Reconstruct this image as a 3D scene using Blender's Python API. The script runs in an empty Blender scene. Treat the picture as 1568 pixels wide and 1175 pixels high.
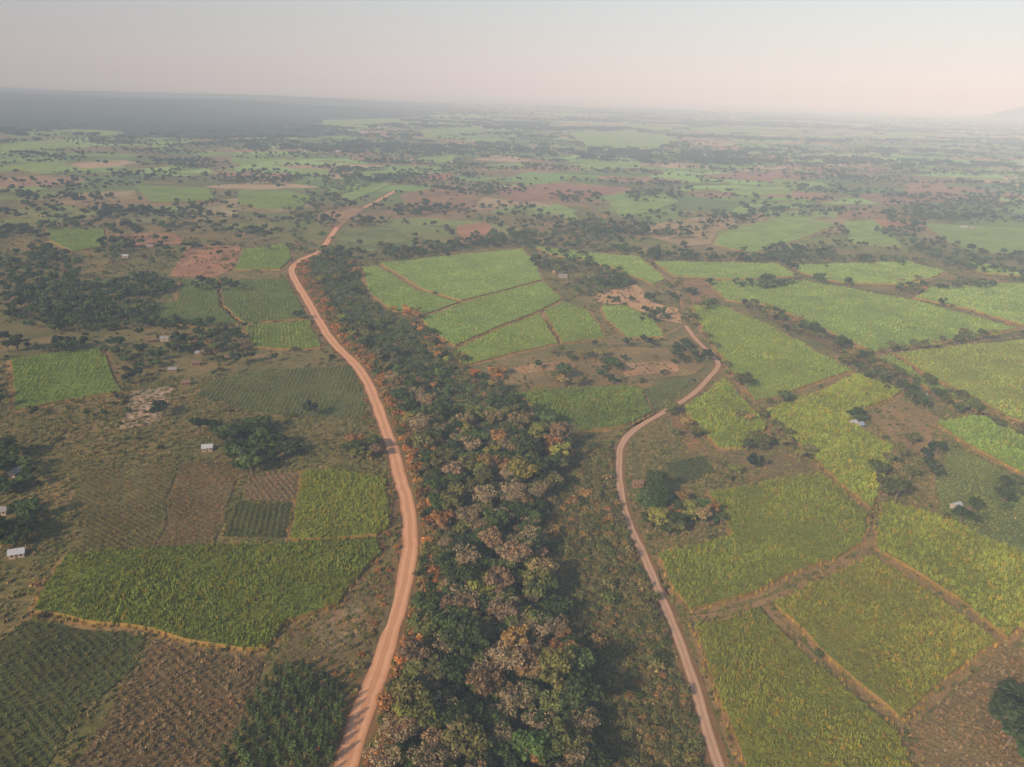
import bpy, math, random
import numpy as np
from mathutils import Matrix, Vector
random.seed(7); rng=np.random.default_rng(7)
scene=bpy.context.scene
CAMH=150.0; F=1207.0; PITCH=math.radians(20.4); ROLL=math.radians(1.8)
Rm=Matrix.Rotation(math.pi/2-PITCH,3,'X')@Matrix.Rotation(ROLL,3,'Z')
R=np.array(Rm)
# ---------- survey: photograph bearings converted to ground coordinates (metres) ----------
def G(p):
    p=np.atleast_2d(np.array(p,float))
    d=np.stack([(p[:,0]-784)/F,-(p[:,1]-588)/F,-np.ones(len(p))],1)@R.T
    dz=np.minimum(d[:,2],-0.006)
    t=-CAMH/dz
    return np.stack([d[:,0]*t,d[:,1]*t],1)
def h2(ix,iy,s):
    v=np.sin(ix*127.1+iy*311.7+s*74.7)*43758.5453
    return v-np.floor(v)
def vn(x,y,s=0):
    ix=np.floor(x);iy=np.floor(y);fx=x-ix;fy=y-iy
    fx=fx*fx*(3-2*fx);fy=fy*fy*(3-2*fy)
    a=h2(ix,iy,s);b=h2(ix+1,iy,s);c=h2(ix,iy+1,s);d=h2(ix+1,iy+1,s)
    return (a*(1-fx)+b*fx)*(1-fy)+(c*(1-fx)+d*fx)*fy
def fbm(x,y,s=0):
    return (vn(x,y,s)+.5*vn(x*2.1,y*2.1,s+3)+.25*vn(x*4.3,y*4.3,s+5))/1.75
def inpoly(P,poly):
    x=P[:,0];y=P[:,1];r=np.zeros(len(P),bool)
    lo=poly.min(0);hi=poly.max(0)
    m=(x>=lo[0])&(x<=hi[0])&(y>=lo[1])&(y<=hi[1])
    if not m.any(): return r
    xs=x[m];ys=y[m];c=np.zeros(len(xs),bool);n=len(poly)
    for i in range(n):
        x1,y1=poly[i];x2,y2=poly[(i+1)%n]
        if y1==y2: continue
        k=((y1>ys)!=(y2>ys))&(xs<(x2-x1)*(ys-y1)/(y2-y1)+x1)
        c^=k
    r[m]=c
    return r
def distline(P,L):
    d=np.full(len(P),1e9)
    for i in range(len(L)-1):
        a=L[i];b=L[i+1];ab=b-a;l=max((ab**2).sum(),1e-6)
        t=np.clip(((P-a)@ab)/l,0,1)
        q=a+t[:,None]*ab
        d=np.minimum(d,np.hypot(*(P-q).T))
    return d
# ---------- materials ----------
def newmat(name):
    m=bpy.data.materials.new(name);m.use_nodes=True
    nt=m.node_tree;b=nt.nodes['Principled BSDF']
    b.inputs['Roughness'].default_value=.9
    b.inputs['Specular IOR Level'].default_value=.12
    return m,nt,b
def N(nt,t,**k):
    n=nt.nodes.new(t)
    for a,v in k.items(): setattr(n,a,v)
    return n
def pos(nt):
    return N(nt,'ShaderNodeNewGeometry').outputs['Position']
def noise(nt,vec,scale,detail=4,rough=.6,dist=0):
    n=N(nt,'ShaderNodeTexNoise');n.inputs['Scale'].default_value=scale;n.inputs['Detail'].default_value=detail
    n.inputs['Roughness'].default_value=rough;n.inputs['Distortion'].default_value=dist
    nt.links.new(vec,n.inputs['Vector']);return n.outputs['Fac']
def maprange(nt,v,a,b,c,d):
    n=N(nt,'ShaderNodeMapRange');n.inputs[1].default_value=a;n.inputs[2].default_value=b;n.inputs[3].default_value=c;n.inputs[4].default_value=d
    nt.links.new(v,n.inputs[0]);return n.outputs[0]
def math_(nt,op,a,b=None):
    n=N(nt,'ShaderNodeMath',operation=op)
    for i,v in enumerate((a,b)):
        if v is None: continue
        if isinstance(v,(int,float)): n.inputs[i].default_value=v
        else: nt.links.new(v,n.inputs[i])
    return n.outputs[0]
def mix(nt,f,a,b,bt='MIX'):
    n=N(nt,'ShaderNodeMix',data_type='RGBA',blend_type=bt)
    for s,v in ((n.inputs[0],f),(n.inputs[6],a),(n.inputs[7],b)):
        if isinstance(v,(int,float)): s.default_value=v
        elif isinstance(v,tuple): s.default_value=(*v,1) if len(v)==3 else v
        else: nt.links.new(v,s)
    return n.outputs[2]
def scalecol(nt,col,fac):
    n=N(nt,'ShaderNodeVectorMath',operation='SCALE')
    nt.links.new(col,n.inputs[0]);nt.links.new(fac,n.inputs['Scale']);return n.outputs[0]
def bump(nt,b,h,strength,dist):
    n=N(nt,'ShaderNodeBump');n.inputs['Strength'].default_value=strength;n.inputs['Distance'].default_value=dist
    nt.links.new(h,n.inputs['Height']);nt.links.new(n.outputs[0],b.inputs['Normal'])
def ramp(nt,f,stops,interp='LINEAR'):
    n=N(nt,'ShaderNodeValToRGB');cr=n.color_ramp;cr.interpolation=interp
    while len(cr.elements)<len(stops): cr.elements.new(.5)
    for e,(p,c) in zip(cr.elements,stops): e.position=p;e.color=(*c,1)
    nt.links.new(f,n.inputs[0]);return n.outputs[0]
def attr(nt,name,typ):
    n=N(nt,'ShaderNodeAttribute',attribute_type=typ,attribute_name=name);return n

def foliage_mat(name,lo,hi,sc):
    m,nt,b=newmat(name)
    t=attr(nt,'tint','INSTANCER').outputs['Color']
    tc=N(nt,'ShaderNodeTexCoord').outputs['Object']
    n=noise(nt,tc,sc,2,.7)
    f=maprange(nt,n,.3,.7,lo,hi)
    nt.links.new(scalecol(nt,t,f),b.inputs['Base Color'])
    b.inputs['Roughness'].default_value=.75
    return m
M_leaf=foliage_mat('leaves',.6,1.8,.9)
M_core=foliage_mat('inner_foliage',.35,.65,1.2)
M_cane=foliage_mat('cane_leaves',.75,1.5,.8)
m,nt,b=newmat('bark');M_bark=m
nt.links.new(mix(nt,noise(nt,pos(nt),3),(.10,.075,.05),(.28,.23,.17)),b.inputs['Base Color'])
def crop_mat(name,patch=(.65,1.35),fine=(.6,1.4),fs=1.2,rows=0.,bst=.5):
    m,nt,b=newmat(name)
    t=attr(nt,'tint','OBJECT').outputs['Color'];p=pos(nt)
    big=maprange(nt,noise(nt,p,.03,5,.6,.6),.3,.7,*patch)
    sm=maprange(nt,noise(nt,p,fs,4,.75),.3,.7,*fine)
    v=math_(nt,'MULTIPLY',big,sm);hgt=sm
    if rows>0:
        a=attr(nt,'rowdir','OBJECT').outputs['Vector']
        d=N(nt,'ShaderNodeVectorMath',operation='DOT_PRODUCT');nt.links.new(p,d.inputs[0]);nt.links.new(a,d.inputs[1])
        w=math_(nt,'ADD',d.outputs['Value'],math_(nt,'MULTIPLY',noise(nt,p,.02,2),9.))
        s=math_(nt,'SINE',w)
        r=maprange(nt,s,-1,1,1-rows,1+rows)
        brk=noise(nt,p,.06,3)
        v2=math_(nt,'MULTIPLY',v,r)
        mx=N(nt,'ShaderNodeMix');nt.links.new(maprange(nt,brk,.35,.6,0.1,1),mx.inputs[0]);nt.links.new(v,mx.inputs[2]);nt.links.new(v2,mx.inputs[3])
        v=mx.outputs[0]
    col=scalecol(nt,t,v)
    hue=maprange(nt,noise(nt,p,.09,4,.7),.45,.7,0,.8)
    col=mix(nt,hue,col,mix(nt,1.,col,(1.3,.98,.88),'MULTIPLY'))
    nt.links.new(col,b.inputs['Base Color'])
    bump(nt,b,hgt,bst,.8)
    return m
M_canetop=crop_mat('cane_canopy',(.76,1.24),(.5,1.45),.9,0,.7)
M_crop=crop_mat('row_crop',(.6,1.4),(.55,1.45),1.3,.22)
M_soil=crop_mat('bare_soil',(.7,1.25),(.65,1.3),.8,.12)
m,nt,b=newmat('dry_cane_edge');M_edge=m
nt.links.new(mix(nt,noise(nt,pos(nt),.8,4,.8),(.12,.095,.022),(.42,.25,.07)),b.inputs['Base Color'])
def dirt(name,c1,c2,c3):
    m,nt,b=newmat(name);p=pos(nt)
    c=mix(nt,maprange(nt,noise(nt,p,.08,5,.7),.35,.65,0,1),c1,c2)
    c=mix(nt,maprange(nt,noise(nt,p,1.2,4,.8),.45,.75,0,.7),c,c3)
    nt.links.new(c,b.inputs['Base Color']);bump(nt,b,noise(nt,p,.8,5),.4,.3);return m
M_verge=dirt('dusty_verge',(.28,.135,.055),(.18,.11,.042),(.11,.09,.03))
M_track=dirt('track_soil',(.38,.22,.09),(.23,.15,.06),(.14,.11,.04))
def road_mat(name,c1,c2):
    m,nt,b=newmat(name);p=pos(nt)
    uv=N(nt,'ShaderNodeUVMap').outputs[0]
    sx=N(nt,'ShaderNodeSeparateXYZ');nt.links.new(uv,sx.inputs[0])
    c=math_(nt,'ABSOLUTE',math_(nt,'SUBTRACT',sx.outputs[0],.5))
    c=math_(nt,'ADD',c,math_(nt,'MULTIPLY',math_(nt,'SUBTRACT',noise(nt,p,.15,3),.5),.12))
    prof=ramp(nt,c,[(0,(.55,)*3),(.09,(.4,)*3),(.2,(1,)*3),(.33,(.8,)*3),(.42,(.35,)*3),(.5,(0,)*3)])
    col=mix(nt,prof,c1,c2)
    col=mix(nt,maprange(nt,noise(nt,p,.12,6,.8),.4,.75,0,.45),col,c1)
    nt.links.new(col,b.inputs['Base Color']);bump(nt,b,noise(nt,p,1.,5),.3,.2);return m
M_road=road_mat('red_dirt_road',(.45,.20,.09),(.74,.40,.22))
M_road2=road_mat('laterite_farm_road',(.34,.18,.09),(.58,.36,.23))

# ground
m,nt,b=newmat('farmland_ground');M_ground=m;p=pos(nt)
n1=noise(nt,p,.006,5,.6,.8);n2=noise(nt,p,.035,6,.65,.5);n3=noise(nt,p,.35,6,.75);n4=noise(nt,p,.014,4,.6)
near=ramp(nt,n2,[(.3,(.09,.095,.028)),(.45,(.15,.128,.04)),(.56,(.21,.155,.054)),(.68,(.28,.175,.075)),(.8,(.38,.23,.11))])
near=mix(nt,maprange(nt,n1,.45,.65,0,.55),near,(.125,.132,.038))
near=scalecol(nt,near,maprange(nt,n3,.3,.7,.6,1.4))
mp=N(nt,'ShaderNodeMapping');mp.inputs['Rotation'].default_value=(0,0,.35);nt.links.new(p,mp.inputs[0])
dn=N(nt,'ShaderNodeTexNoise');dn.inputs['Scale'].default_value=.004;nt.links.new(p,dn.inputs['Vector'])
wv=N(nt,'ShaderNodeVectorMath',operation='MULTIPLY_ADD');nt.links.new(dn.outputs['Color'],wv.inputs[0]);wv.inputs[1].default_value=(160,160,0);nt.links.new(mp.outputs[0],wv.inputs[2])
vo=N(nt,'ShaderNodeTexVoronoi',distance='CHEBYCHEV');vo.voronoi_dimensions='2D';vo.inputs['Scale'].default_value=1/115.;nt.links.new(wv.outputs[0],vo.inputs['Vector'])
sc_=N(nt,'ShaderNodeSeparateColor');nt.links.new(vo.outputs['Color'],sc_.inputs[0])
cell=ramp(nt,sc_.outputs[0],[(0,(.18,.30,.06)),(.18,(.12,.19,.05)),(.32,(.26,.40,.10)),(.46,(.13,.13,.045)),(.57,(.20,.15,.06)),(.66,(.18,.29,.07)),(.76,(.33,.18,.10)),(.90,(.44,.30,.17))],'CONSTANT')
cell=scalecol(nt,cell,maprange(nt,n3,.3,.7,.85,1.15))
sp=N(nt,'ShaderNodeSeparateXYZ');nt.links.new(p,sp.inputs[0])
fm=maprange(nt,sp.outputs[1],750,1300,0,1)
patchy=maprange(nt,n4,.40,.48,.1,1)
col=mix(nt,math_(nt,'MULTIPLY',fm,patchy),near,cell)
nt.links.new(col,b.inputs['Base Color']);bump(nt,b,n3,.5,.6)
# ---------- mesh helpers ----------
def mkobj(name,verts,faces,mats,mi=None,uv=None,parent=None,smooth=False):
    me=bpy.data.meshes.new(name);me.from_pydata([tuple(v) for v in verts],[],[tuple(f) for f in faces])
    for mm in mats: me.materials.append(mm)
    if mi is not None: me.polygons.foreach_set('material_index',np.array(mi,np.int32))
    if smooth: me.polygons.foreach_set('use_smooth',np.ones(len(me.polygons),bool))
    if uv is not None:
        l=me.uv_layers.new(name='UVMap');vi=np.zeros(len(me.loops),np.int32);me.loops.foreach_get('vertex_index',vi)
        l.data.foreach_set('uv',np.array(uv,np.float32)[vi].ravel())
    me.update()
    ob=bpy.data.objects.new(name,me);scene.collection.objects.link(ob)
    if parent: ob.parent=parent
    return ob
def catmull(L,step=4.):
    L=np.array(L);P=np.vstack([2*L[0]-L[1],L,2*L[-1]-L[-2]]);out=[]
    for i in range(1,len(P)-2):
        n=max(2,int(np.linalg.norm(P[i+1]-P[i])/step))
        for k in range(n):
            t=k/n
            out.append(.5*((2*P[i])+(-P[i-1]+P[i+1])*t+(2*P[i-1]-5*P[i]+4*P[i+1]-P[i+2])*t*t+(-P[i-1]+3*P[i]-3*P[i+1]+P[i+2])*t**3))
    out.append(P[-2]);return np.array(out)
def ribbon(name,L,width,z,mat,jit=.4,nx=4,closed=False,seed=0):
    T=np.gradient(L,axis=0)
    if closed: T=(np.roll(L,-1,0)-np.roll(L,1,0))
    T/=np.maximum(np.linalg.norm(T,axis=1),1e-6)[:,None];Nn=np.stack([-T[:,1],T[:,0]],1)
    V=[];U=[];n=len(L)
    wl=width/2+jit*(vn(L[:,0]/6,L[:,1]/6,seed)-.5)*2
    wr=width/2+jit*(vn(L[:,0]/6,L[:,1]/6,seed+9)-.5)*2
    for i in range(n):
        for j in range(nx+1):
            s=j/nx;o=-wr[i]*(1-s)+wl[i]*s
            q=L[i]+Nn[i]*o;V.append((q[0],q[1],z));U.append((s,i*.1))
    Fs=[]
    for i in range(n if closed else n-1):
        k=(i+1)%n
        for j in range(nx): Fs.append((i*(nx+1)+j,k*(nx+1)+j,k*(nx+1)+j+1,i*(nx+1)+j+1)[::-1])
    return mkobj(name,V,Fs,[mat],uv=U)
def densify(P,step=4.,amp=1.):
    out=[];n=len(P)
    for i in range(n):
        a=P[i];b=P[(i+1)%n];l=np.linalg.norm(b-a);d=np.linalg.norm(a)
        k=max(1,int(l/max(step,d/90)))
        for j in range(k): out.append(a+(b-a)*j/k)
    Q=np.array(out)
    Q[:,0]+=(vn(Q[:,0]/11,Q[:,1]/11,1)-.5)*2*amp;Q[:,1]+=(vn(Q[:,0]/11,Q[:,1]/11,2)-.5)*2*amp
    return Q
def area(P):
    x,y=P.T;return .5*np.sum(x*np.roll(y,-1)-y*np.roll(x,-1))
def inset(P,d):
    T=np.roll(P,-1,0)-np.roll(P,1,0);T/=np.maximum(np.linalg.norm(T,axis=1),1e-6)[:,None]
    return P+np.stack([-T[:,1],T[:,0]],1)*d
# ---------- instancing ----------
def scatter(name,P,scl,rz,idx,tint,coll,z=0.,sq=None):
    n=len(P)
    if n==0: return
    me=bpy.data.meshes.new(name);me.vertices.add(n)
    co=np.zeros((n,3),np.float32);co[:,:2]=P;co[:,2]=z;me.vertices.foreach_set('co',co.ravel())
    if sq is None: sq=np.ones(n)
    for nm,ty,val in (('scl','FLOAT',scl),('rz','FLOAT',rz),('sq','FLOAT',sq),('vi','INT',idx)):
        a=me.attributes.new(nm,ty,'POINT');a.data.foreach_set('value',np.asarray(val,np.int32 if ty=='INT' else np.float32))
    a=me.attributes.new('tint','FLOAT_VECTOR','POINT');a.data.foreach_set('vector',np.asarray(tint,np.float32).ravel())
    ob=bpy.data.objects.new(name,me);scene.collection.objects.link(ob)
    ng=bpy.data.node_groups.new(name,'GeometryNodeTree')
    ng.interface.new_socket(name='Geometry',in_out='INPUT',socket_type='NodeSocketGeometry')
    ng.interface.new_socket(name='Geometry',in_out='OUTPUT',socket_type='NodeSocketGeometry')
    gi=ng.nodes.new('NodeGroupInput');go=ng.nodes.new('NodeGroupOutput')
    ip=ng.nodes.new('GeometryNodeInstanceOnPoints');ci=ng.nodes.new('GeometryNodeCollectionInfo')
    ci.inputs['Collection'].default_value=coll;ci.inputs['Separate Children'].default_value=True;ci.inputs['Reset Children'].default_value=True
    def na(nm,ty):
        q=ng.nodes.new('GeometryNodeInputNamedAttribute');q.data_type=ty;q.inputs['Name'].default_value=nm;return q.outputs[0]
    cx=ng.nodes.new('ShaderNodeCombineXYZ');ng.links.new(na('rz','FLOAT'),cx.inputs[2])
    c2=ng.nodes.new('ShaderNodeCombineXYZ');s=na('scl','FLOAT');mu=ng.nodes.new('ShaderNodeMath');mu.operation='MULTIPLY'
    ng.links.new(s,mu.inputs[0]);ng.links.new(na('sq','FLOAT'),mu.inputs[1])
    ng.links.new(s,c2.inputs[0]);ng.links.new(s,c2.inputs[1]);ng.links.new(mu.outputs[0],c2.inputs[2])
    ng.links.new(gi.outputs[0],ip.inputs['Points']);ng.links.new(ci.outputs[0],ip.inputs['Instance'])
    ip.inputs['Pick Instance'].default_value=True
    ng.links.new(na('vi','INT'),ip.inputs['Instance Index']);ng.links.new(cx.outputs[0],ip.inputs['Rotation']);ng.links.new(c2.outputs[0],ip.inputs['Scale'])
    ng.links.new(ip.outputs[0],go.inputs[0])
    md=ob.modifiers.new('scatter','NODES');md.node_group=ng
    return ob
# ---------- plant assets ----------
def tube(V,Fc,mi,pts,rad,k=6,m=0):
    b0=len(V)
    for p,r in zip(pts,rad):
        for a in range(k): V.append((p[0]+r*math.cos(a*2*math.pi/k),p[1]+r*math.sin(a*2*math.pi/k),p[2]))
    for i in range(len(pts)-1):
        for a in range(k):
            c=(a+1)%k;Fc.append((b0+i*k+a,b0+i*k+c,b0+(i+1)*k+c,b0+(i+1)*k+a));mi.append(m)
def leafquad(V,Fc,mi,c,nrm,s,rr,m=1):
    n=nrm/np.linalg.norm(nrm);t=np.cross(n,rr.normal(size=3));t/=np.linalg.norm(t);u=np.cross(n,t)
    b0=len(V);e=s*.5
    k=rr.uniform(.6,1.2,4)
    for (a,b_),q in zip(((-1,-.7),(1,-.6),(.8,.7),(-.7,.9)),k):
        w=c+t*a*e*q+u*b_*e*q+n*rr.uniform(-.15,.15)*s;V.append(tuple(w))
    Fc.append((b0,b0+1,b0+2,b0+3));mi.append(m)
def blob(V,Fc,mi,c,r,rr,m=2,nu=7,nv=5,fl=.8):
    b0=len(V)
    V.append((c[0],c[1],c[2]-r*fl))
    for j in range(1,nv):
        th=-math.pi/2+math.pi*j/nv
        for i in range(nu):
            ph=2*math.pi*i/nu;q=r*rr.uniform(.8,1.15)
            V.append((c[0]+q*math.cos(th)*math.cos(ph),c[1]+q*math.cos(th)*math.sin(ph),c[2]+q*fl*math.sin(th)))
    V.append((c[0],c[1],c[2]+r*fl));top=len(V)-1
    for i in range(nu):
        k=(i+1)%nu;Fc.append((b0,b0+1+k,b0+1+i));mi.append(m)
        Fc.append((top,b0+1+(nv-2)*nu+i,b0+1+(nv-2)*nu+k));mi.append(m)
        for j in range(nv-2):
            Fc.append((b0+1+j*nu+i,b0+1+j*nu+k,b0+1+(j+1)*nu+k,b0+1+(j+1)*nu+i));mi.append(m)
def tree(name,seed,h,cr,nl,per,ls,core=.7,base=.4):
    rr=np.random.default_rng(seed);V=[];Fc=[];mi=[]
    lean=rr.normal(size=2)*.04*h
    tp=[(0,0,-.3),(lean[0]*.3,lean[1]*.3,h*.25),(lean[0]*.7,lean[1]*.7,h*.5),(lean[0],lean[1],h*.8)]
    r0=h*.028;tube(V,Fc,mi,tp,[r0*1.3,r0,r0*.75,r0*.3],7)
    cz=h*(1+base)/2;hz=h*(1-base)/2
    for l in range(nl):
        a=l*2.4+rr.uniform(-.4,.4);q=math.sqrt((l+.5)/nl)*.75
        z=cz+hz*rr.uniform(-.5,.75)*(1-q*.5)
        c=np.array([lean[0]+cr*q*math.cos(a),lean[1]+cr*q*math.sin(a),z]);rl=cr*rr.uniform(.26,.44)
        st=np.array([lean[0]*.6,lean[1]*.6,h*rr.uniform(.28,.5)])
        tube(V,Fc,mi,[st,(st+c)/2+np.array([0,0,-.04*h]),c],[r0*.5,r0*.32,r0*.12],4)
        if core>0: blob(V,Fc,mi,c,rl*core,rr)
        for _ in range(per):
            d=rr.normal(size=3);d[2]=abs(d[2])*.9-.25;d/=np.linalg.norm(d)
            pt=c+d*rl*rr.uniform(.7,1.12)*np.array([1,1,.8])
            leafquad(V,Fc,mi,pt,d+rr.normal(size=3)*.45,ls*rr.uniform(.6,1.3),rr)
    return V,Fc,mi
def asset(coll,name,VFm,mats):
    V,Fc,mi=VFm
    me=bpy.data.meshes.new(name);me.from_pydata([tuple(v) for v in V],[],Fc)
    for mm in mats: me.materials.append(mm)
    me.polygons.foreach_set('material_index',np.array(mi,np.int32));me.update()
    ob=bpy.data.objects.new(name,me);coll.objects.link(ob);return ob
C_tree=bpy.data.collections.new('tree_kinds');mats3=[M_bark,M_leaf,M_core]
specs=[(11,9.5,4.6,12,85,.75,.72,.35),(12,11,4.2,11,85,.7,.7,.38),(13,8,4.0,10,80,.7,.75,.3),(14,12.5,5.2,14,80,.8,.7,.42),(15,9,3.4,9,80,.62,.7,.35),(16,10.5,4.6,12,70,.42,.0,.4)]
tm=[asset(C_tree,'tree_kind_%d'%i,tree('t',*s),mats3) for i,s in enumerate(specs)]
C_far=bpy.data.collections.new('far_tree_kinds')
for i in range(3): asset(C_far,'far_tree_%d'%i,tree('t',30+i,8.5,4.2,7,22,1.3,.85,.25),mats3)
C_grove=bpy.data.collections.new('grove_kinds')
def grove(seed):
    rr=np.random.default_rng(seed);V=[];Fc=[];mi=[]
    for k in range(9):
        c=np.array([rr.normal()*9,rr.normal()*5,0]);hh=rr.uniform(5,9)
        tube(V,Fc,mi,[c,c+np.array([0,0,hh*.5])],[.3,.2],4)
        for q in range(2):
            cc=c+np.array([rr.normal()*1.5,rr.normal()*1.5,hh*rr.uniform(.45,.75)]);r=rr.uniform(2.3,3.6)
            blob(V,Fc,mi,cc,r*.85,rr,2,6,4,.85)
            for _ in range(14):
                d=rr.normal(size=3);d[2]=abs(d[2]);d/=np.linalg.norm(d)
                leafquad(V,Fc,mi,cc+d*r,d+rr.normal(size=3)*.4,1.9,rr)
    return V,Fc,mi
for i in range(3): asset(C_grove,'grove_%d'%i,grove(50+i),mats3)
C_shrub=bpy.data.collections.new('shrub_kinds')
def shrub(seed,h=1.8,cr=1.3,per=30):
    rr=np.random.default_rng(seed);V=[];Fc=[];mi=[]
    for l in range(5):
        a=l*2.4;q=math.sqrt(l/5)*.8*cr
        c=np.array([q*math.cos(a),q*math.sin(a),h*rr.uniform(.35,.65)]);rl=cr*rr.uniform(.4,.6)
        tube(V,Fc,mi,[(0,0,-.1),c],[.06,.02],3);blob(V,Fc,mi,c,rl*.7,rr,2,6,4)
        for _ in range(per):
            d=rr.normal(size=3);d[2]=abs(d[2])*.9-.2;d/=np.linalg.norm(d)
            leafquad(V,Fc,mi,c+d*rl*rr.uniform(.75,1.2),d+rr.normal(size=3)*.5,.36*rr.uniform(.6,1.3),rr)
    return V,Fc,mi
for i in range(4): asset(C_shrub,'shrub_%d'%i,shrub(70+i),mats3)
C_pine=bpy.data.collections.new('plantation_kinds')
def sapling(seed):
    rr=np.random.default_rng(seed);V=[];Fc=[];mi=[];h=4.6
    tube(V,Fc,mi,[(0,0,-.1),(0,0,h)],[.1,.02],5)
    for j in range(6):
        z=.7+j*.62;r=1.3*(1-j/7);blob(V,Fc,mi,np.array([0,0,z]),r*.55,rr,2,5,4)
        for _ in range(26-3*j):
            a=rr.uniform(0,6.28);d=np.array([math.cos(a),math.sin(a),.5])
            leafquad(V,Fc,mi,np.array([0,0,z])+d*r*rr.uniform(.5,1.),d+rr.normal(size=3)*.4,.42,rr)
    return V,Fc,mi
for i in range(3): asset(C_pine,'sapling_%d'%i,sapling(90+i),mats3)
C_cane=bpy.data.collections.new('cane_kinds')
def tuft(seed,nb=14,h=2.3,sp=.75):
    rr=np.random.default_rng(seed);V=[];Fc=[];mi=[]
    for k in range(nb):
        a=rr.uniform(0,6.28);b0=np.array([rr.normal()*.3,rr.normal()*.3,0]);d=np.array([math.cos(a),math.sin(a),0]);s=np.array([-d[1],d[0],0])
        hh=h*rr.uniform(.65,1.1);w=rr.uniform(.07,.15);q=rr.uniform(.4,1.2)*sp
        pts=[b0,b0+d*q*.25+[0,0,hh*.65],b0+d*q*.65+[0,0,hh],b0+d*q*1.2+[0,0,hh*.78]];ws=[w*.6,w,w,w*.2];i0=len(V)
        for p_,w_ in zip(pts,ws): V.append(tuple(p_-s*w_));V.append(tuple(p_+s*w_))
        for j in range(3): Fc.append((i0+2*j,i0+2*j+1,i0+2*j+3,i0+2*j+2));mi.append(0)
    return V,Fc,mi
for i in range(4): asset(C_cane,'cane_%d'%i,tuft(110+i),[M_cane])
C_grass=bpy.data.collections.new('grass_kinds')
for i in range(3): asset(C_grass,'grass_%d'%i,tuft(130+i,12,.9,.6),[M_cane])

# ---------- ground ----------
gx=np.array([-40000,-25000,-15000,-9000,-6000,-4000,-2500,-1500,-1000,-600,-300,-100,0,100,300,600,1000,1500,2500,4000,6000,9000,15000,25000,40000.])
gy=np.array([-3000,-1000,-300,0,100,200,350,500,700,1000,1400,2000,3000,4000,5500,7500,10000,14000,20000,30000,45000.])
V=[(x,y,0) for y in gy for x in gx];nx=len(gx)
Fc=[(j*nx+i,j*nx+i+1,(j+1)*nx+i+1,(j+1)*nx+i) for j in range(len(gy)-1) for i in range(nx-1)]
mkobj('ground',V,Fc,[M_ground])
# ---------- roads ----------
road1=catmull(G([(515,1215),(530,1176),(548,1110),(575,1040),(600,960),(620,890),(628,830),(625,780),(612,730),(598,680),(580,630),(562,585),(540,555),(510,525),(490,495),(470,460),(452,430),(447,412),(462,398),(490,385),(505,365),(520,345),(545,325),(575,310),(605,293)]))
road2=catmull(G([(1118,1225),(1100,1176),(1080,1110),(1060,1040),(1035,970),(1010,910),(985,850),(962,800),(950,750),(948,700),(958,672),(985,650),(1020,630),(1060,605),(1085,580),(1100,560),(1090,545),(1065,520),(1050,500)]))
ribbon('dirt_road_verge',road1,9.5,.05,M_verge,1.6,seed=3)
ribbon('dirt_road',road1,5.6,.14,M_road,.35,6,seed=5)
ribbon('farm_road_verge',road2,5.6,.08,M_verge,1.0,seed=8)
ribbon('farm_road',road2,3.0,.17,M_road2,.25,6,seed=6)
tracks=[[(1035,950),(1100,942),(1165,925),(1230,895),(1290,865),(1330,842),(1342,805),(1352,765),(1365,720),(1385,690),(1420,650)],
[(1335,790),(1290,757),(1250,715),(1210,680),(1180,652),(1155,620),(1130,590),(1108,568)],
[(1330,845),(1400,890),(1460,925),(1537,987),(1568,1000)],[(1172,930),(1240,1003),(1310,1062),(1375,1115),(1420,1176)],
[(1390,1112),(1455,1048),(1537,990)],[(1190,475),(1260,515),(1340,552),(1400,590),(1470,620),(1568,650)],
[(1340,545),(1440,532),(1568,515)],[(0,400),(60,410),(110,405),(190,420)],[(0,335),(40,315),(90,300)],
[(1340,790),(1350,745),(1372,695)],[(1425,770),(1432,720),(1440,660)],[(447,412),(400,430),(350,428),(270,428)],[(1568,670),(1480,640),(1420,600)],[(1045,500),(1000,520),(930,528)],
[(0,985),(40,950),(60,930),(110,845),(170,840)],[(110,845),(90,880),(40,945)],[(1050,500),(1045,470),(1037,445),(1020,425),(985,400)]]
for i,t in enumerate(tracks):
    L=catmull(G(t),5.);ribbon('field_track',L,2.4 if i<5 else 2.0,.11,M_track,.5,2,seed=i)
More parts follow.
